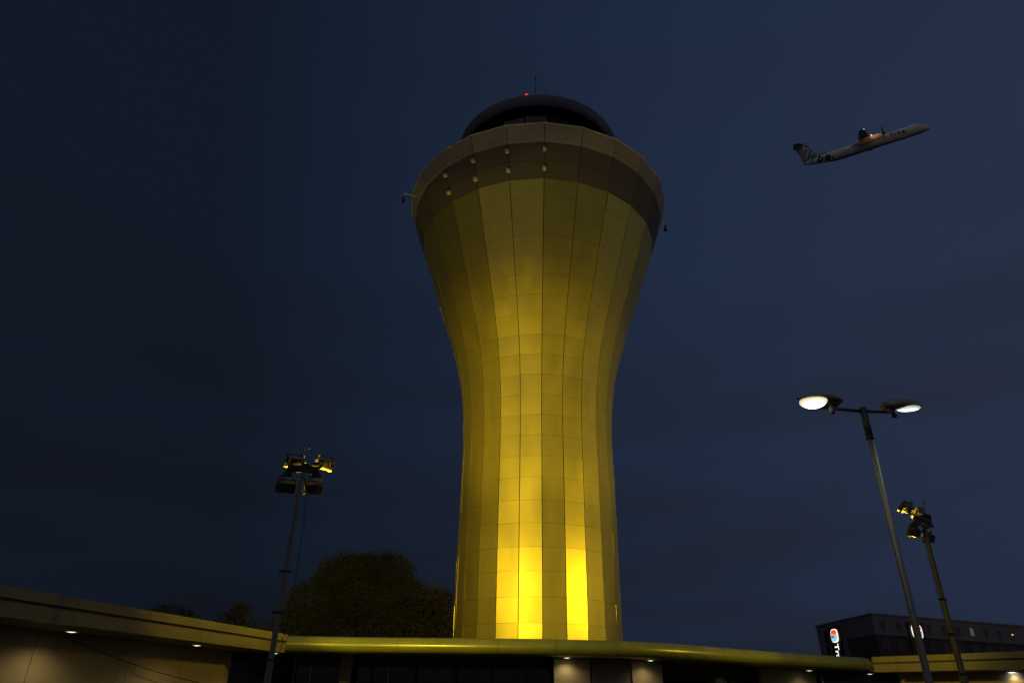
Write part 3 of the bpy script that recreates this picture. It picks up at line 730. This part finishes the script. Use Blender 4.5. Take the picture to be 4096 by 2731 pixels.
def foil(mb, secs, flip=False, mi=0):
    """secs: (lead point, trail point, thickness, up vector)"""
    prof = [(0, 0), (.03, .5), (.12, .85), (.3, 1), (.6, .7), (1, .05)]
    ring = prof+[(a, -b2*.6) for a, b2 in reversed(prof[1:])]; m_ = len(ring); vs = []
    for l, t, th, up in secs:
        l, t, up = Vector(l), Vector(t), Vector(up); vs += [l.lerp(t, a)+up*(b2*th/2) for a, b2 in ring]
    fs = [(i*m_+k, i*m_+(k+1) % m_, (i+1)*m_+(k+1) % m_, (i+1)*m_+k) for i in range(len(secs)-1) for k in range(m_)]
    fs += [tuple(range(m_)), tuple(range((len(secs)-1)*m_, len(secs)*m_))]
    mb.add(vs, fs, mi, True); return mb
Zu, Yu = (0, 0, 1), (0, 1, 0)
for sg in (1, -1):
    w = foil(MB(), [((13.8, 0, 2.10), (17.15, 0, 2.02), .55, Zu), ((14.0, sg*4.4, 2.20), (17.0, sg*4.4, 2.10), .50, Zu), ((15.6, sg*11.6, 2.48), (17.2, sg*11.6, 2.46), .28, Zu), ((16.2, sg*14.0, 2.62), (17.3, sg*14.1, 2.64), .14, Zu), ((16.5, sg*14.25, 2.64), (17.25, sg*14.25, 2.65), .05, Zu)])
    for y in (2.3, 6.2, 8.6, 11.0): w.tube([(16.0, sg*y, 2.12+.03*y), (17.0, sg*y, 1.98+.035*y), (17.75, sg*y, 2.02+.035*y)], [.05, .11, .02], 8)
    wg = w.build('wing', 'grey_paint', plane)
    if sg > 0: nv = MB(); nv.sphere((16.2, 14.22, 2.64), .13, 10); nv.build('navigation_light', 'green_glow', wg)
    # nacelle
    nc = MB(); NSx = [(11.35, .34, .30, 1.72), (11.7, .52, .58, 1.45), (12.6, .60, .74, 1.42), (13.8, .64, .84, 1.40), (15.5, .64, .86, 1.30), (17.0, .60, .78, 1.24), (18.2, .48, .58, 1.30), (18.9, .22, .20, .98), (19.05, .05, .05, .95)]
    m_ = 20; vs = []
    for x, ry, rz, zc in NSx: vs += [(x, sg*4.4+ry*math.copysign(abs(cos(2*pi*k/m_))**.8, cos(2*pi*k/m_)), zc+rz*math.copysign(abs(sin(2*pi*k/m_))**.8, sin(2*pi*k/m_))) for k in range(m_)]
    nc.add(vs, [(i*m_+k, i*m_+(k+1) % m_, (i+1)*m_+(k+1) % m_, (i+1)*m_+k) for i in range(len(NSx)-1) for k in range(m_)]+[tuple(range(m_))], 0, True)
    nc.box((12.9, sg*5.02, 1.52), (.55, .06, .20), None, 1); nc.box((12.2, sg*4.98, 1.75), (.14, .06, .10), None, 1)
    nce = nc.build('engine_nacelle', ['white_paint', 'prop'], plane)
    pr = MB(); pr.tube([(11.40, sg*4.4, 1.72), (11.1, sg*4.4, 1.72), (10.75, sg*4.4, 1.72), (10.55, sg*4.4, 1.72), (10.5, sg*4.4, 1.72)], [.36, .35, .25, .10, .02], 16)
    po = pr.build('propeller', 'prop', plane)
    for k in range(6):
        a = R(90+8+60*k); d = Vector((0, cos(a), sin(a))); sd = Vector((0, -sin(a), cos(a)))
        hubp = Vector((11.15, sg*4.4, 1.72)); vs = []
        for rr_, ch, tw_, swp in ((.25, .24, 55, 0), (.7, .36, 42, 0), (1.3, .38, 32, .02), (1.8, .26, 24, .10), (2.05, .08, 20, .20)):
            cdir = Vector((1, 0, 0))*sin(R(tw_))+sd*cos(R(tw_)); nd = Vector((1, 0, 0))*cos(R(tw_))-sd*sin(R(tw_))
            p = hubp+d*rr_+sd*swp*.4
            vs += [p-cdir*ch/2, p+nd*.03, p+cdir*ch/2, p-nd*.03]
        bl_ = MB(); bl_.add(vs, [(i*4+q, i*4+(q+1) % 4, (i+1)*4+(q+1) % 4, (i+1)*4+q) for i in range(4) for q in range(4)]+[(0, 1, 2, 3), (16, 17, 18, 19)], 0)
        bl_.build('blade', 'prop', po)
    tp = foil(MB(), [((29.85, 0, 6.55), (32.5, 0, 6.5), .30, Zu), ((31.05, sg*4.5, 6.42), (32.55, sg*4.5, 6.40), .12, Zu), ((31.3, sg*4.65, 6.42), (32.5, sg*4.65, 6.40), .04, Zu)])
    tp.build('tailplane', 'grey_paint', plane)
f = foil(MB(), [((27.2, 0, 2.6), (31.0, 0, 1.2), .25, Yu), ((27.9, 0, 3.55), (31.15, 0, 2.2), .25, Yu), ((29.5, 0, 6.60), (32.2, 0, 6.35), .22, Yu)])
f.tube([(29.0, 0, 6.68), (29.3, 0, 6.68), (30.2, 0, 6.62), (31.8, 0, 6.52), (32.7, 0, 6.5), (32.95, 0, 6.5)], [.04, .17, .22, .22, .16, .03], 12)
f.prism([(22.2, 2.05), (25.0, 2.50), (27.4, 2.98), (28.4, 4.0), (30.2, 1.3), (25.0, 1.5)], -.07, .07, lambda a, b2, d: (a, d, b2))
f.prism([(27.55, 2.75), (27.65, 3.08), (29.45, 6.35), (29.60, 6.0)], -.128, .128, lambda a, b2, d: (a+.02, d, b2), 1)
fo = f.build('tail_fin', ['white_paint', 'prop'], plane)
ck = MB(); 
for sg in (1, -1):
    for poly in ([(2.65, 1.28), (3.50, 1.24), (3.30, 1.80), (2.75, 1.72)], [(1.95, 1.28), (2.55, 1.28), (2.65, 1.70), (2.30, 1.52)]):
        ck.add([(x, sg*(skin_y(x, z)+.012), z) for x, z in poly], [(0, 1, 2, 3)])
ck.build('cockpit_windows', 'glass', plane)
for sg in (1, -1):
    wn = MB()
    for k in range(25):
        x = 5.6+.635*k
        if 12.2 < x < 13.2: continue
        poly = [(x+.12*cos(t), .98+.17*sin(t)) for t in [2*pi*q/10 for q in range(10)]]
        wn.add([(a, sg*(skin_y(a, b2)+.012), b2) for a, b2 in poly], [tuple(range(10))])
    wn.build('cabin_windows', 'glass', plane)
    dr = MB()
    for a, b2 in (((20.95, -.2), (20.95, 1.35)), ((21.75, -.2), (21.75, 1.35)), ((20.95, 1.35), (21.75, 1.35)), ((20.95, -.2), (21.75, -.2))):
        pts = [(a[0]+(b2[0]-a[0])*t, a[1]+(b2[1]-a[1])*t) for t in (0, .25, .5, .75, 1)]
        dr.tube([(x, sg*(skin_y(x, z)+.005), z) for x, z in pts], .02, 5)
    dr.build('cabin_door', 'grey_paint', plane)
st = MB(); pts = [(16.9+.3*k) for k in range(12)]
st.add([(x, skin_y(x, z)+.014, z) for z in (-.52, -.66) for x in pts], [(i, i+1, 13+i, 12+i) for i in range(11)]); st.build('belly_stripe', 'sky_letter', plane)
pb = MB(); pb.box((.95, .25, -.42), (.55, .12, .32), Matrix.Rotation(-.25, 3, 'Y')); pb.build('nose_gear_door', 'sky_letter', plane)
pb = MB(); pb.prism([(6.1, -.68), (6.5, -.68), (6.55, -1.0), (6.4, -1.0)], -.03, .03, lambda a, b2, d: (a, d, b2)); pb.build('belly_antenna', 'grey_paint', plane); pb = MB(); pb.prism([(13.8, -.70), (15.2, -.74), (15, -.86), (14, -.86)], -.25, .25, lambda a, b2, d: (a, d, b2)); pb.build('belly_fairing', 'grey_paint', plane)
# lettering, draped on the skin
def decal(name, ch, fr_, m_, yfn, bold=.03):
    vs, fs = text_mesh(ch, bold)
    x0, x1 = min(v[0] for v in vs), max(v[0] for v in vs); y0, y1 = min(v[1] for v in vs), max(v[1] for v in vs)
    bm = bmesh.new(); bv = [bm.verts.new(((v[0]-x0)/(x1-x0), (v[1]-y0)/(y1-y0), 0)) for v in vs]
    for f_ in fs:
        try: bm.faces.new([bv[i] for i in f_])
        except ValueError: pass
    for q in range(1, 12):
        bmesh.ops.bisect_plane(bm, geom=bm.verts[:]+bm.edges[:]+bm.faces[:], plane_co=(0, q/12, 0), plane_no=(0, 1, 0))
    for q in range(1, 6):
        bmesh.ops.bisect_plane(bm, geom=bm.verts[:]+bm.edges[:]+bm.faces[:], plane_co=(q/6, 0, 0), plane_no=(1, 0, 0))
    bm.verts.index_update(); (px, pz), (ax, az), (bx_, bz) = fr_; out = MB(); vv = []
    for v in bm.verts:
        x, z = px+ax*v.co.x+bx_*v.co.y, pz+az*v.co.x+bz*v.co.y; vv.append((x, yfn(x, z)+.018, z))
    out.add(vv, [tuple(v.index for v in f_.verts) for f_ in bm.faces]); bm.free()
    return out.build(name, m_, plane)
TAIL = dict(f=((30.79, 3.26), (-.7, -.45), (-1.05, 1.85)), l=((29.89, 2.2), (-.37, -.21), (-1.08, 1.99)), y=((29.54, 1.05), (-1.18, -.58), (-1.01, 1.86)),
            b=((27.74, .49), (-1.43, -.32), (-.94, 1.72)), e=((25.86, .18), (-1.45, -.33), (-.51, 1.53)))
FRONT = dict(f=((9.3, .89), (-.51, -.03), (-.04, 1.05)), l=((8.71, .83), (-.18, -.01), (-.04, 1.1)), y=((8.45, .43), (-.7, -.04), (-.01, 1.01)),
             b=((7.53, .68), (-.7, -.04), (-.04, 1.1)), e=((6.61, .65), (-.69, -.04), (-.03, .81)))
for D in (TAIL, FRONT):
    for ch, fr_ in D.items(): decal('lettering', ch, fr_, 'navy' if ch in 'be' else 'sky_letter', skin_y, .035)
decal('lettering', '.', ((24.04, -.04), (-.58, -.13), (-.18, .58)), 'navy', skin_y, .02)
decal('lettering', '.', ((5.76, .65), (-.23, -.01), (0, .26)), 'navy', skin_y, .02)
decal('lettering', 'be.', ((15.09, 1.15), (-.92, -.01), (-.07, .46)), 'navy', lambda x, z: 5.06, .02)
decal('registration', 'G-JECK', ((26.6, 2.25), (-2.0, -.18), (0, .30)), 'grey_paint', lambda x, z: max(.08, skin_y(x, z)), .01)
rd = MB()
for k in range(9):
    x = 7.45-.22*k; rd.add([(a, skin_y(a, z)+.02, z) for a, z in ((x, .26), (x-.13, .26), (x-.13, .40), (x, .40))], [(0, 1, 2, 3)], 0 if k < 6 else 1)
rd.build('strapline', ['redmark', 'navy'], plane)
ll = MB(); ll.sphere((13.95, 5.25, 2.12), .16, 10); ll.build('landing_light', 'landing', plane)
tl_ = MB(); tl_.sphere((32.95, 0, 6.5), .07, 8); tl_.build('tail_light', 'trim', plane)
ld = bpy.data.lights.new('landing_light_beam', 'POINT'); ld.energy = 32; ld.color = (1, .40, .13); ld.shadow_soft_size = .2
lo = bpy.data.objects.new('landing_light_beam', ld); col.objects.link(lo); lo.parent = plane; lo.location = (12.9, 6.4, 2.2)

# ------------------------------------------------------------------ floodlighting, added dusk fill, sky
YEL = (1, .67, .035)
T = lambda x, y, z: Vector((x, y, z))
def flood(loc, target, e, c, spread=180):
    ld = bpy.data.lights.new('floodlight_beam', 'AREA'); ld.shape = 'RECTANGLE'; ld.size = .48; ld.size_y = .36; ld.energy = e; ld.color = c; ld.spread = R(spread)
    o = bpy.data.objects.new('floodlight_beam', ld); col.objects.link(o); o.location = loc
    o.rotation_euler = (Vector(target)-Vector(loc)).to_track_quat('-Z', 'Y').to_euler()
for ms in MASTS:
    for f in [o for o in ms.children_recursive if o.name.startswith('front_glass') and o.data.materials[0] == M['floodlit']]:
        bpy.context.view_layer.update()
        mw = ms.matrix_world @ Matrix(f['mtx']) if 'mtx' in f else ms.matrix_world
        p = mw @ Vector((0, -.075, 0)); fwd = (mw @ Vector((0, -1, 0)))-(mw @ Vector((0, 0, 0)))
        h = Vector((1.5-p.x, 35-p.y, 0)).normalized(); g_ = 1.6 if p.x < 0 else .54
        flood(p, p+fwd, 200, YEL)
        spot('floodlight_wide', p+fwd*.05, p+h*10+Vector((0, 0, 2.6)), 1750*g_, YEL, 98, .10, .35)
        spot('floodlight_low', p+fwd*.05, p+h*13+Vector((0, 0, 1.6)), 1500*g_, YEL, 52, 1.0, .2)
        spot('floodlight_spill', p+fwd*.05, p+h*10+Vector((0, 0, 2.6)), 420 if p.x < 0 else 45, YEL, 134, .2, .2)
        spot('floodlight_narrow', p+fwd*.05, p+h*13+Vector((0, 0, 7.8)), 5600*g_, YEL, 46, 1.0, .2)
sd = bpy.data.lights.new('dusk_fill', 'SUN'); sd.energy = .09; sd.color = (1, .88, .82); sd.angle = R(70)  # soft fill lamp added behind the camera to brighten the aircraft
so = bpy.data.objects.new('dusk_fill', sd); col.objects.link(so)
SUN_AZ, SUN_EL = R(-22), R(6)      # azimuth measured from the tower's near side toward the right
sdir = Vector((sin(SUN_AZ)*cos(SUN_EL), -cos(SUN_AZ)*cos(SUN_EL), sin(SUN_EL)))
so.rotation_euler = (-sdir).to_track_quat('-Z', 'Y').to_euler()

w = bpy.data.worlds.new('World'); scene.world = w; w.use_nodes = True
nt = w.node_tree; nd = nt.nodes; L = nt.links.new
bg = nd['Background']
sky = nd.new('ShaderNodeTexSky'); sky.sky_type = 'NISHITA'; sky.sun_disc = False
sky.sun_elevation = R(-4.5); sky.sun_rotation = math.atan2(sdir.x, sdir.y)
tc = nd.new('ShaderNodeTexCoord')
dp = nd.new('ShaderNodeVectorMath'); dp.operation = 'DOT_PRODUCT'; dp.inputs[1].default_value = Vector((.80, .50, .30)).normalized()
L(tc.outputs['Generated'], dp.inputs[0])
cr = nd.new('ShaderNodeValToRGB'); e = cr.color_ramp.elements
e[0].position = .22; e[0].color = (.0058, .0102, .0210, 1); e[1].position = 1.0; e[1].color = (.0205, .0310, .0670, 1)
q = e.new(.55); q.color = (.0102, .0190, .0420, 1); q = e.new(.80); q.color = (.0152, .0265, .0590, 1)
L(dp.outputs['Value'], cr.inputs['Fac'])
# thin dusk cloud streaks
mp = nd.new('ShaderNodeMapping'); mp.inputs['Scale'].default_value = (1.4, 1.4, 7); L(tc.outputs['Generated'], mp.inputs['Vector'])
nz = nd.new('ShaderNodeTexNoise'); nz.inputs['Scale'].default_value = 1.5; nz.inputs['Detail'].default_value = 7; nz.inputs['Roughness'].default_value = .5; L(mp.outputs['Vector'], nz.inputs['Vector'])
sp = nd.new('ShaderNodeSeparateXYZ'); L(tc.outputs['Generated'], sp.inputs['Vector'])
lowr = nd.new('ShaderNodeMapRange'); lowr.inputs['From Min'].default_value = .62; lowr.inputs['From Max'].default_value = .05; lowr.inputs['To Min'].default_value = .15; lowr.inputs['To Max'].default_value = .9
L(sp.outputs['Z'], lowr.inputs['Value'])
cl = nd.new('ShaderNodeMapRange'); cl.inputs['From Min'].default_value = .42; cl.inputs['From Max'].default_value = .58; L(nz.outputs['Fac'], cl.inputs['Value'])
c3 = nd.new('ShaderNodeMapRange'); c3.inputs['To Min'].default_value = .38; L(cl.outputs['Result'], c3.inputs['Value'])
mu = nd.new('ShaderNodeMath'); mu.operation = 'MULTIPLY'; L(c3.outputs['Result'], mu.inputs[0]); L(lowr.outputs['Result'], mu.inputs[1])
cm = nd.new('ShaderNodeMix'); cm.data_type = 'RGBA'; cm.blend_type = 'MULTIPLY'; cm.inputs['B'].default_value = (.86, .64, .49, 1)
L(mu.outputs[0], cm.inputs['Factor']); L(cr.outputs['Color'], cm.inputs['A'])
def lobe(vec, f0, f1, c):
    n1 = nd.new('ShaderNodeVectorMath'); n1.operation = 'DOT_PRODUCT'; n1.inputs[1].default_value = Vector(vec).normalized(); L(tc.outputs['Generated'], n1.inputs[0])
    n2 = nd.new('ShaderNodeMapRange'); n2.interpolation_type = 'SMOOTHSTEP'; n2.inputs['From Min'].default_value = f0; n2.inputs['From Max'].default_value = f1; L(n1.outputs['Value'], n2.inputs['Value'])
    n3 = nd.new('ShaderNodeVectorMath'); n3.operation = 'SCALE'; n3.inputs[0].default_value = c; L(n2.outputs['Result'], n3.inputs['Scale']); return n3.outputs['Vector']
ns = nd.new('ShaderNodeVectorMath'); ns.operation = 'SCALE'; ns.inputs['Scale'].default_value = .05; L(sky.outputs['Color'], ns.inputs[0])
ad = nd.new('ShaderNodeVectorMath'); ad.operation = 'ADD'; L(cm.outputs['Result'], ad.inputs[0]); L(ns.outputs['Vector'], ad.inputs[1])
a2 = nd.new('ShaderNodeVectorMath'); a2.operation = 'ADD'; L(ad.outputs['Vector'], a2.inputs[0]); L(lobe((0, -.25, 1), .80, 1.0, (.15, .155, .18)), a2.inputs[1])      # added brightness overhead, out of view, to lift the aircraft
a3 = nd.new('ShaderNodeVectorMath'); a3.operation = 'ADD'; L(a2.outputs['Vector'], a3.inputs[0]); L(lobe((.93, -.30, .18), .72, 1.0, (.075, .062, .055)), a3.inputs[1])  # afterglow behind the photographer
a4 = nd.new('ShaderNodeVectorMath'); a4.operation = 'ADD'; L(a3.outputs['Vector'], a4.inputs[0]); L(lobe((-.25, -.88, .22), .45, 1.0, (.030, .029, .032)), a4.inputs[1])  # extra sky brightness added behind the camera for the dim aircraft side
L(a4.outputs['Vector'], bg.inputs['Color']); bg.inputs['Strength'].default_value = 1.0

scene.view_settings.view_transform = 'Standard'; scene.view_settings.look = 'None'
scene.view_settings.exposure = 0; scene.view_settings.gamma = 1
scene.cycles.max_bounces = 6
bpy.context.view_layer.update()
